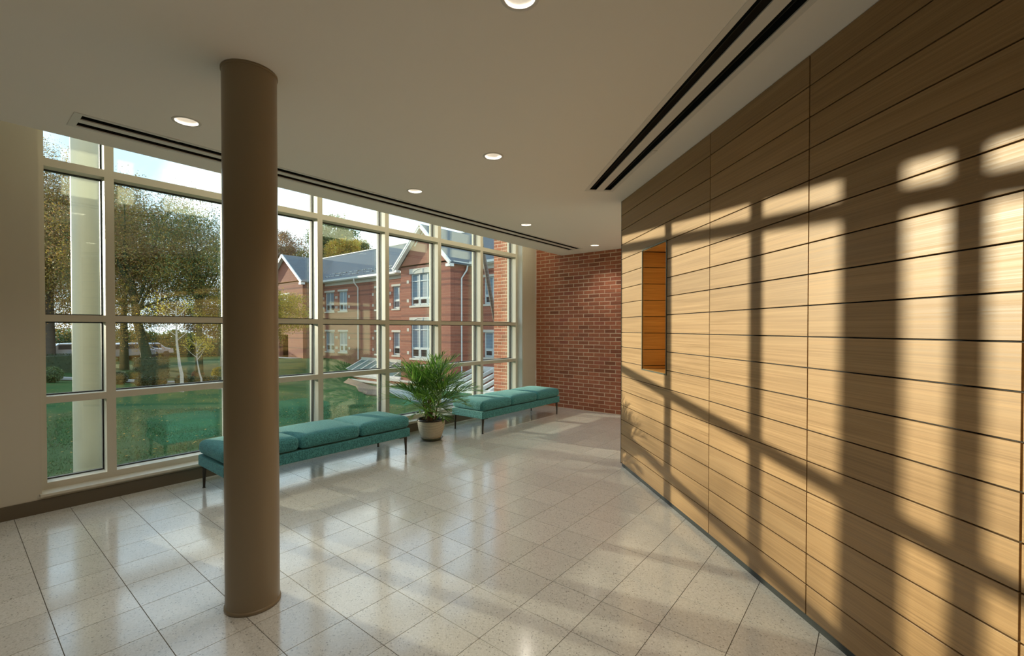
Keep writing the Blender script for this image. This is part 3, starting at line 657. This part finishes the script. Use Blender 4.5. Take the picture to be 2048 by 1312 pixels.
tree('roadside_tree', 'bare-branched pinkish tree rising behind the wing gable', P2(560, 62), 18, (0, 0, 12.8, 4.0, 3.6, 4.0), ['leaf_red', 'leaf_rust'], 24000, .10, .2, seed=9, clusters=60, limbs=16)
tree('roadside_tree', 'green tree rising highest behind the slate roof', P2(672, 64), 21.5, (0, 0, 14.4, 3.4, 3.4, 4.6), ['leaf_green', 'leaf_green'], 36000, .13, .3, seed=10, clusters=70)
tree('roadside_tree', 'orange-gold tree in front of the green one above the roof', P2(690, 58), 17.0, (0, 0, 12.0, 2.2, 2.2, 2.8), ['leaf_orange', 'leaf_gold'], 18000, .11, .22, seed=12, clusters=50)
tree('roadside_tree', 'rounded green tree at the right end behind the roof ridge', P2(716, 60), 16.5, (0, 0, 12.2, 2.4, 2.2, 2.6), ['leaf_green', 'leaf_mix'], 20000, .11, .22, seed=13, clusters=50)
tree('roadside_tree', 'small green tree low behind the wing roof', P2(612, 60), 15, (0, 0, 10.9, 2.4, 2.2, 2.7), ['leaf_green', 'leaf_mix'], 18000, .11, .22, seed=14, clusters=50)
# birch saplings
def sapling(px, dist, hh, label, seed, n=900):
    b = P2(px, dist); t = thing('sapling', label, 'tree', b, 0, 'young lawn trees'); r = random.Random(seed); m = MB()
    pts = [Vector((0, 0, -.05)), Vector((.0, .0, hh*.2)), Vector((-.06, .03, hh*.33)), Vector((-.13, .05, hh*.6)), Vector((-.14, .05, hh))]
    m.tube(pts, [q_*hh/3 for q_ in (.065, .052, .045, .032, .014)], 9); es = []
    for k in range(7):
        a_ = k*2.4+r.random(); s0 = pts[3].lerp(pts[4], k/7*.95); e_ = s0+Vector((math.cos(a_)*.75, math.sin(a_)*.75, .55+.3*r.random()))*(1-.07*k)*hh/3
        m.tube([s0, s0.lerp(e_, .5)+Vector((0, 0, -.04)), e_], [.016, .010, .004], 5, False); es.append(e_)
    m.build('trunk', M['palebark'], t)
    idx = RNG.choice(len(es), n); P = np.array([tuple(e) for e in es])[idx]+RNG.normal(size=(n, 3))*.16
    tag(link('foliage', npmesh('foliage', *quads(P, .03), M['leaf_gold']), t), kind='stuff')
sapling(363, 16.0, 3.0, 'slender pale birch sapling standing alone on the lawn', 3, 500)
sapling(402, 18.5, 1.9, 'thin sapling in a mulch ring beside the brown column', 5, 700)
mr_ = P2(402, 18.5); MBm = MB().lathe([(0, .05), (.5, .045), (.8, .02), (.95, -.04)], 22); mo = MBm.build('mulch_ring', M['mulch'], None, mr_); tag(mo, 'dark mulch ring around the thin sapling', 'mulch')
# shrubs, hedge, path
def shrub(px, dist, rr, label, mat='leaf_dark', sq=.85, n=3200, box_=None, name='round_shrub', group='clipped shrubs along the path'):
    b = P2(px, dist); t = thing(name, label, 'shrub', b, 0, group)
    MB().tube([(0, 0, -.05), (0, 0, rr*.6)], [.04, .03], 6).build('stem', M['trunk'], t)
    if box_:
        P = RNG.uniform(-1, 1, (n, 3))*np.array(box_); k = RNG.integers(0, 3, n); s_ = RNG.choice([-1, 1], n)
        P[np.arange(n), k] = s_*np.array(box_)[k]*RNG.uniform(.85, 1.02, n); P[:, 2] += box_[2]
    else:
        P = RNG.normal(size=(n, 3)); P /= np.linalg.norm(P, axis=1)[:, None]; P *= (RNG.uniform(.72, 1.03, n)*(1+.06*np.sin(P[:, 0]*7)*np.cos(P[:, 1]*6)))[:, None]; P *= np.array([rr, rr, rr*sq]); P[:, 2] += rr*sq*.95
    tag(link('foliage', npmesh('foliage', *quads(P, .028), M[mat]), t), kind='stuff')
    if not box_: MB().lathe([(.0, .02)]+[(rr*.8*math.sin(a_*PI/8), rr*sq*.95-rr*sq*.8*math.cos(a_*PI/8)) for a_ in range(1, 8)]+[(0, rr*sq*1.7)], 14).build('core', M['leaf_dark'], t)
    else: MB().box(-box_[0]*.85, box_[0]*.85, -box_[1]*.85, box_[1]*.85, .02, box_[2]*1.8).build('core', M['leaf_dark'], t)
shrub(236, 18, .30, 'round shrub at the left edge of the second window'); shrub(286, 17.5, .27, 'dark round shrub, left of a near pair by the path'); shrub(317, 18, .26, 'dark round shrub, right of a near pair by the path')
shrub(364, 19.5, .27, 'shrub directly behind the birch sapling trunk'); shrub(386, 19.8, .24, 'shrub between the birch and the thin sapling'); shrub(404, 20.5, .27, 'shrub behind the thin sapling'); shrub(428, 20.5, .33, 'wide low shrub at the edge of the brown column', sq=.7)
shrub(100, 17.0, .36, 'brownish shrub at the left edge of the first window', 'leaf_green')
shrub(302, 23, .5, 'clipped square hedge block below the leaning trunk', box_=(.65, .5, .55), name='square_hedge', n=4200)
shrub(150, 24, .5, 'dark clipped hedge seen left of the outdoor column', box_=(1.4, .6, .5), name='square_hedge', n=5000)
shrub(262, 22, .25, 'small bright shrub behind the path, left side', 'leaf_green')
shrub(395, 25, .3, 'reddish shrub behind the thin sapling', 'leaf_red', n=2600)
shrub(440, 26, .45, 'golden shrub nearest the brown column far back', 'leaf_gold', n=3200)
# path strip
m = MB(); pa = [P2(60, 18.3), P2(150, 18.8), P2(250, 19.4), P2(320, 19.6), P2(400, 21.2), P2(460, 24), P2(505, 27)]
pa = [pa[i].lerp(pa[i+1], k/8) for i in range(len(pa)-1) for k in range(8)]+[pa[-1]]
fw = [Vector((.3, 1, 0)).normalized()*.42]*len(pa)
vs = []
for p, q in zip(pa, fw): vs += [(p.x-q.x, p.y-q.y, float(gz(p.x-q.x, p.y-q.y))+.045), (p.x+q.x, p.y+q.y, float(gz(p.x+q.x, p.y+q.y))+.045)]
m.add(vs, [(2*i, 2*i+1, 2*i+3, 2*i+2) for i in range(len(pa)-1)]); o = m.build('garden_path', M['concrete'], fixn=False); tag(o, 'pale concrete path beyond the lawn', kind='structure')
o.modifiers.new('t', 'SOLIDIFY').thickness = .08
# far hedge line and street things
for px, dist, w_, lab in ((130, 42, 6, 'long dark hedge far behind the first window'), (235, 44, 6, 'far hedge behind the ivy-covered trunk'), (330, 46, 6.5, 'far hedge behind the birch sapling'), (440, 48, 7, 'far hedge behind the brown column')):
    b = P2(px, dist); t = thing('far_hedge', lab, 'hedge', b, math.radians(-30), 'hedges along the street')
    n = 7000; P = RNG.uniform(-1, 1, (n, 3))*np.array((w_, .9, 1.15)); P[:, 2] += 1.1+.35*np.sin(P[:, 0]*1.1)+.2*np.sin(P[:, 0]*2.7)
    tag(link('foliage', npmesh('foliage', *quads(P, .14), M['leaf_green']), t), kind='stuff')
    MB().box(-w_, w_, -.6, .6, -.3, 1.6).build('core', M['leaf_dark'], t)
b = Vector((-7.5, 46, float(gz(-7.5, 46)))); t = thing('unseen_shade_hedge', 'unseen tall evergreen screen, added far left to shade the lawn', 'hedge', b)  # added beyond the left edge of view to keep low sun off the lawn
n = 30000; P = RNG.uniform(-1, 1, (n, 3))*np.array((9.5, 1.3, 3.5)); P[:, 2] += 3.5+.5*np.sin(P[:, 0]*.9)
tag(link('foliage', npmesh('foliage', *quads(P, .17), M['leaf_green']), t), kind='stuff'); n = 1500; P = np.stack([RNG.uniform(-9.5, 1.8, n), RNG.uniform(-.8, .8, n), 6.9+1.5*RNG.random(n)**1.4], 1)
tag(link('sun_dimming_sprays', npmesh('sun_dimming_sprays', *quads(P, .12), M['leaf_green']), t), kind='stuff')  # sparse leaves added on top to partly dim sun reaching the floor
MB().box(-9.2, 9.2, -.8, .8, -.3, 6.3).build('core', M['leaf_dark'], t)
def car(px, dist, lab, rz):
    b = P2(px, dist); t = thing('parked_car', lab, 'car', b, rz, 'cars parked on the street')
    pr = [(-2.2, .35), (-2.15, .8), (-1.5, .92), (-.9, 1.38), (.7, 1.4), (1.35, .95), (2.1, .82), (2.2, .4)]
    vs = [(x, y, z) for y in (-.85, .85) for x, z in pr]; n = len(pr)
    MB().add(vs, [tuple(range(n)), tuple(range(2*n-1, n-1, -1))]+[(i, i+n, (i+1) % n+n, (i+1) % n) for i in range(n)]).build('body', M['car'], t, bevel=.06)
    MB().box(-.95, .85, -.87, .87, .95, 1.28).build('side_window', M['carglass'], t)
    for x in (-1.35, 1.35):
        for y in (-.8, .8): MB().tube([(x, y-.1, .32), (x, y+.1, .32)], [.32, .32], 14).build('wheel', M['tyre'], t)
    t.location.z += 0
car(240, 36, 'silver car parked at the far left of the street', .4); car(262, 39, 'pale car behind the ivy-covered trunk', .5); car(288, 41, 'small car seen between the two dark trunks', .5); car(140, 35, 'pale car behind the hedge in the first window', .2)
# outdoor column
oc = thing('outdoor_column', 'pale cream round column standing outside the first window', 'column', (.955, 6.47, -.2))
MB().lathe([(.128, 0), (.128, 5.2)], 48).build('shaft', M['palecol'], oc); MB().lathe([(.128, 0), (.15, 0), (.15, .10), (.128, .11)], 48).build('base_collar', M['frame'], oc)
# slanting post
sp_ = thing('slanting_post', 'brown slanting post outside between last mullion and brick pier', 'post', (0, 0, 0))
pA, pB = W((988-1024)/914.5*11, 11, HC+(657-628)/914.5*11), W((962-1024)/914.5*11, 11, HC+(657-480)/914.5*11)
dv = (pB-pA); MB().tube([pA-dv*1.35, pB+dv*.5], [.05, .05], 12).build('tube', M['steel'], sp_); MB().tube([pA-dv*1.36, pA-dv*1.33], [.09, .09], 12).build('foot_plate', M['steel'], sp_)
# ---------------------------------------------------------------- brick school building
bd = thing('brick_building', 'two-storey red brick building with slate roofs and white gables across the lawn', 'building')
GB = -3.2; SA, SB = 22.15, 20.25
wins = []      # (plane x, y0, y1, z0, z1, columns, vertical bars, rail z)
for ya, yb in ((38.46, 39.92), (36.32, 37.65), (31.0, 32.14), (28.97, 29.83), (33.0, 33.01)):
    if yb-ya < .1: continue
    wins += [(SA, ya, yb, 2.98, 4.72, 2 if ya > 35 else 1, 3.66), (SA, ya, yb, -.64, 1.14, 2 if ya > 35 else 1, .0)]
wins += [(SA, 18.7, 20.14, 3.02, 4.77, 2, 3.6), (SA, 18.7, 20.14, -.45, 1.18, 2, .08), (SA, 15.2, 16.6, 3.02, 4.77, 2, 3.6)]
wins += [(SB, 22.72, 25.24, 3.0, 5.16, 3, 3.52), (SB, 22.72, 25.24, -.6, 1.84, 3, .1)]
wins += [(SB, 43.0, 44.7, 2.9, 4.6, 2, 3.7)]
def facade(name, xf, ya, yb, z0, z1, holes, thick=.35):
    m = MB()
    for u0, u1, a0, a1 in grid_with_holes([ya, yb], [z0, z1], holes): m.box(xf, xf+thick, u0, u1, a0, a1)
    return m.build(name, M['farbrick'], bd)
hA = [(w[1], w[2], w[3], w[4]) for w in wins if w[0] == SA]; hB = [(w[1], w[2], w[3], w[4]) for w in wins if w[0] == SB and w[1] < 30]; hW = [(w[1], w[2], w[3], w[4]) for w in wins if w[0] == SB and w[1] > 30]
facade('main_wall', SA, 12, 47, GB, 5.75, hA); facade('bay_wall', SB, 21.31, 26.34, GB, 5.8, hB)
facade('wing_wall', SB, 40.4, 46.9, GB, 5.8, hW+[(43.2, 45.0, -1.45, .85)])
MB().box(SB+.36, SA, 21.31, 21.66, GB, 5.78).box(SB+.36, SA, 25.98, 26.33, GB, 5.78).build('bay_side_wall', M['farbrick'], bd)
MB().box(SB+.36, SA, 40.4, 40.75, GB, 5.78).box(SB+.36, SA, 46.5, 46.9, GB, 5.78).build('wing_side_wall', M['farbrick'], bd)
MB().box(SB+1.6, SB+1.7, 43.0, 45.2, -1.5, 1.0).build('doorway_back', M['dark_glass'], bd)
MB().box(SA, 30, 12, 12.3, GB, 5.7).box(SA, 30, 46.7, 47, GB, 5.7).build('end_wall', M['farbrick'], bd)
MB().box(SA+.2, SA+.3, 12.3, 46.7, GB, 5.7).build('interior_dark', M['black'], bd)
MB().box(SB+.30, SB+.35, 21.7, 25.9, GB, 5.7).box(SB+.30, SB+.35, 40.8, 43.1, 1.0, 5.7).box(SB+.30, SB+.35, 43.1, 46.4, 1.0, 5.7).build('interior_dark', M['black'], bd)
def gable(yc, hw_, zb, zt, xf):      # brick triangle + rakes + roof
    v = [(xf, yc-hw_, zb), (xf, yc+hw_, zb), (xf, yc, zt), (xf+.3, yc-hw_, zb), (xf+.3, yc+hw_, zb), (xf+.3, yc, zt)]
    MB().add(v, [(0, 1, 2), (3, 5, 4), (0, 3, 4, 1), (1, 4, 5, 2), (2, 5, 3, 0)]).build('gable_wall', M['farbrick'], bd)
    ov = .42; sl = (zt-zb)/hw_; zl = zb-sl*ov*.6; xo = xf-.32; xb = 26.0; zt2 = zt+.12
    m = MB()
    for s_ in (-1, 1): 
        y1_ = yc+s_*(hw_+ov)
        m.add([(xo, yc, zt2), (xo, y1_, zb-.05), (xb, y1_, zb-.05), (xb, yc, zt2), (xo, yc, zt2-.1), (xo, y1_, zb-.15), (xb, y1_, zb-.15), (xb, yc, zt2-.1)], [(0, 1, 2, 3), (4, 7, 6, 5), (0, 4, 5, 1), (1, 5, 6, 2), (3, 2, 6, 7)])
    m.build('gable_roof', M['slate'], bd)
    for s_ in (-1, 1):
        y1_ = yc+s_*(hw_+ov); a_, b_ = Vector((xo-.02, yc, zt2-.10)), Vector((xo-.02, y1_, zb-.15))
        MB().bar(a_, b_, .07, .24).bar(a_+Vector((.16, 0, -.11)), b_+Vector((.16, 0, -.11)), .30, .03).bar(a_+Vector((-.03, 0, .06)), b_+Vector((-.03, 0, .06)), .05, .09).build('rake_board', M['white'], bd)
        MB().box(xo-.03, xo+.32, min(y1_, y1_-s_*.42), max(y1_, y1_-s_*.42), zb-.34, zb-.16).build('cornice_return', M['white'], bd)
gable(23.9, 2.5, 5.7, 8.28, SB); gable(43.65, 3.25, 5.7, 8.25, SB)
MB().bar((SB-.03, 23.0, 7.05), (SB-.03, 23.9, 7.9), .05, .05).bar((SB-.03, 24.8, 7.05), (SB-.03, 23.9, 7.9), .05, .05).build('gable_trim', M['white'], bd)
# main roof
m = MB(); y0, y1_ = 11.6, 47.4
m.add([(21.75, y0, 5.78), (21.75, y1_, 5.78), (26, y1_, 9.05), (26, y0, 9.05), (30.4, y1_, 5.78), (30.4, y0, 5.78), (21.75, y0, 5.68), (21.75, y1_, 5.68), (30.4, y1_, 5.68), (30.4, y0, 5.68)], [(0, 1, 2, 3), (3, 2, 4, 5), (6, 9, 8, 7), (0, 6, 7, 1), (5, 4, 8, 9)])
m.add([(22, y1_, 5.7), (30, y1_, 5.7), (26, y1_, 9.0)], [(0, 1, 2)]); m.build('main_roof', M['slate'], bd)
for a_, b_ in ((11.6, 20.98), (26.9, 39.9)):
    MB().box(21.62, 21.78, a_, b_, 5.64, 5.80).build('gutter', M['gutter'], bd); MB().box(21.76, 22.15, a_, b_, 5.58, 5.64).build('soffit', M['white'], bd); MB().box(22.09, 22.15, a_, b_, 5.30, 5.58).build('frieze_board', M['cast'], bd)
MB().box(SB, SA-.3, 21.0, 21.14, 5.56, 5.74).build('gutter', M['gutter'], bd)
MB().box(25.93, 26.07, y0, y1_, 9.03, 9.1).build('ridge_cap', M['gutter'], bd)
sg = MB(); rr_ = random.Random(4)
for k in range(150):
    y = rr_.uniform(27, 40); s_ = rr_.choice((.35, .6)); sg.box(21.75+s_*1.4-.03, 21.75+s_*1.4+.03, y-.05, y+.05, 5.78+s_*1.4*.77, 5.78+s_*1.4*.77+.06)
tag(sg.build('snow_guards', M['gutter'], bd), kind='stuff')
# downpipes
MB().tube([(21.66, 34.5, 5.66), (21.70, 34.5, 5.3), (22.06, 34.5, 4.9), (22.06, 34.5, -1.2)], [.055]*4, 10).build('downpipe', M['gutter'], bd)
MB().tube([(21.55, 21.05, 5.6), (21.5, 21.08, 5.25), (21.18, 21.24, 4.7), (21.18, 21.24, -2.6)], [.055]*4, 10).build('downpipe', M['gutter'], bd)
for xf, ya, yb, z0, z1, nc, rail in wins:
    big = nc == 3; yc = (ya+yb)/2
    o = MB()
    lint = .36 if big else .17
    MB().box(xf-.03, xf+.1, ya-.14, yb+.14, z1, z1+lint).build('lintel', M['cast'], bd, bevel=.01)
    MB().box(xf-.07, xf+.12, ya-.10, yb+.10, z0-.13, z0).build('window_sill', M['cast'], bd, bevel=.01)
    if big:
        pts = [(xf-.045, yc+1.0*math.cos(a_), z1+.02+.30*math.sin(a_)) for a_ in [PI*q/12 for q in range(13)]]; MB().tube(pts, [.014]*13, 5).bar((xf-.045, yc, z1), (xf-.045, yc, z1+.34), .03).build('arch_molding', M['gutter'], bd)
    w_ = MB(); f_ = .07; x0, x1 = xf+.08, xf+.16
    w_.box(x0, x1, ya, ya+f_, z0, z1).box(x0, x1, yb-f_, yb, z0, z1).box(x0+.002, x1-.002, ya+f_, yb-f_, z0, z0+f_).box(x0+.002, x1-.002, ya+f_, yb-f_, z1-f_, z1).box(x0-.006, x1-.004, ya+.004, yb-.004, rail-.045, rail+.045)
    for q in range(1, nc): yy = ya+(yb-ya)*q/nc; w_.box(x0-.012, x1-.006, yy-.035, yy+.035, z0+.003, z1-.003)
    if big: w_.box(x0-.003, x1-.008, ya+.005, yb-.005, z1-.52, z1-.47)
    wo = w_.build('window_frame', M['sash'], bd)
    for q in range(nc):
        a_, b_ = ya+(yb-ya)*q/nc+.05, ya+(yb-ya)*(q+1)/nc-.05
        MB().box(xf+.12, xf+.13, a_, b_, rail+.05, z1-f_).build('pane', M['blind'], wo)
        MB().box(xf+.125, xf+.14, a_-.04, b_+.04, z0+.05, rail-.02).build('pane', M['dark_glass'], wo)
        MB().box(x0-.02, x1-.01, a_, a_+.05, z0+f_+.005, rail-.05).box(x0-.02, x1-.01, b_-.05, b_, z0+f_+.005, rail-.05).box(x0-.018, x1-.012, a_+.05, b_-.05, rail-.11, rail-.052).box(x0-.018, x1-.012, a_+.05, b_-.05, z0+f_+.007, z0+.13).build('sash', M['sash'], wo)
    for yy in (ya-.32, yb+.32):
        if xf == SB and yy > 40: continue
        for zz in (z0+.35, z1-.5): MB().box(xf-.012, xf+.05, yy-.11, yy+.11, zz-.11, zz+.11).build('accent_block', M['cast'], bd)
MB().box(SA-.05, SA+.05, 26.4, 34.1, -1.28, -.98).build('stone_course', M['cast'], bd); MB().box(SA-.05, SA+.05, 13, 21.2, -1.36, -1.1).build('stone_course', M['cast'], bd)
# skylight left of the bay
sk = thing('skylight', 'sloping glass skylight with white ribs against the brick wall, left of palm', 'skylight')
T0, T1 = Vector((SA, 0, -1.2)), Vector((20.35, 0, -2.05))
for k in range(9):
    y = 34.1-.96*k
    MB().bar((T0.x, y, T0.z), (T1.x, y, T1.z), .085, .09).build('rib', M['white'], sk)
    if k < 8: MB().add([(T0.x, y-.04, T0.z), (T0.x, y-.92, T0.z), (T1.x, y-.92, T1.z), (T1.x, y-.04, T1.z), (T0.x, y-.04, T0.z-.03), (T0.x, y-.92, T0.z-.03), (T1.x, y-.92, T1.z-.03), (T1.x, y-.04, T1.z-.03)], [(0, 1, 2, 3), (4, 7, 6, 5), (0, 4, 5, 1), (1, 5, 6, 2), (2, 6, 7, 3), (3, 7, 4, 0)]).build('pane', M['sky_glass'], sk)
MB().box(T1.x-.16, T1.x+.04, 26.4, 34.15, -2.20, -2.02).build('lower_rail', M['white'], sk)
MB().box(T1.x-.1, T1.x+.1, 26.4, 34.15, -3.2, -2.2).build('curb_wall', M['farbrick'], sk)
# stepped garden wall
gw = thing('garden_wall', 'low stepped brick and pale stone garden wall below the skylight', 'wall')
for i, (x, zt_) in enumerate(((19.7, -2.13), (19.0, -2.33))):
    MB().box(x-.12, x+.12, 21.0, 35.2-i, zt_-.9, zt_-.09).build('brick_course', M['farbrick'], gw); MB().box(x-.18, x+.18, 21.0, 35.2-i, zt_-.09, zt_).build('coping', M['cast'], gw)
MB().box(19.15, 19.5, 21.0, 34.3, -2.47, -2.42).build('paving_strip', M['concrete'], gw)
# pergola right of the bay
pg = thing('pergola_canopy', 'white slanting pergola beams over brick piers seen beside the far bench', 'canopy')
for k in range(11):
    y = 20.9-.78*k; MB().bar((SA, y, -1.22), (19.1, y, -2.10), .16, .2).build('beam', M['white'], pg)
MB().box(SA-.12, SA, 12.4, 21.2, -1.42, -1.04).build('wall_plate', M['white'], pg); MB().box(18.85, 19.15, 12.6, 21.2, -2.30, -2.04).build('front_rail', M['white'], pg)
for y in (20.6, 18.4, 16.2): 
    MB().box(18.85, 19.2, y-.2, y+.2, -3.3, -2.42).build('brick_pier', M['farbrick'], pg); MB().box(18.8, 19.25, y-.25, y+.25, -2.42, -2.30).build('pier_cap', M['cast'], pg)
# mulch bed and paved walk
def patch(name, label, poly, mat, dz=.03):
    m = MB(); n = len(poly)//2; vs = []
    K = 10
    for i in range(n):
        a_, b_ = poly[i], poly[-1-i]
        for k in range(K+1): x, y = a_[0]+(b_[0]-a_[0])*k/K, a_[1]+(b_[1]-a_[1])*k/K; vs.append((x, y, float(gz(x, y))+dz))
    m.add(vs, [(i*(K+1)+k, i*(K+1)+k+1, (i+1)*(K+1)+k+1, (i+1)*(K+1)+k) for i in range(n-1) for k in range(K)], True); o = m.build(name, mat, fixn=False); tag(o, label, kind='structure'); o.modifiers.new('s', 'SOLIDIFY').thickness = .05
patch('mulch_bed', 'brown mulch bed sloping down to the garden wall', [(19.0, 31), (18, 27.1), (16.2, 23), (14.5, 20.6), (13.7, 18.7), (11.7, 16.2), (11.55, 17.4), (12.8, 20), (15.5, 24.5), (17.4, 29)], M['mulch'], .04)
patch('paved_walk', 'grey paved walk beside the mulch bed', [(17.6, 24.8), (16.4, 22.1), (14.7, 18), (13.7, 15), (13.2, 12), (10.6, 12), (11.24, 14), (11.75, 15.4), (13.7, 18.7), (15.5, 22.3)], M['concrete'], .07)
patch('entrance_walk', 'pale concrete strip in front of the gabled wing doorway', [(20.2, 46.5), (20.2, 43), (20.2, 40.6), (19.2, 40.6), (19.2, 43), (19.2, 46.5)], M['cast'], .06)
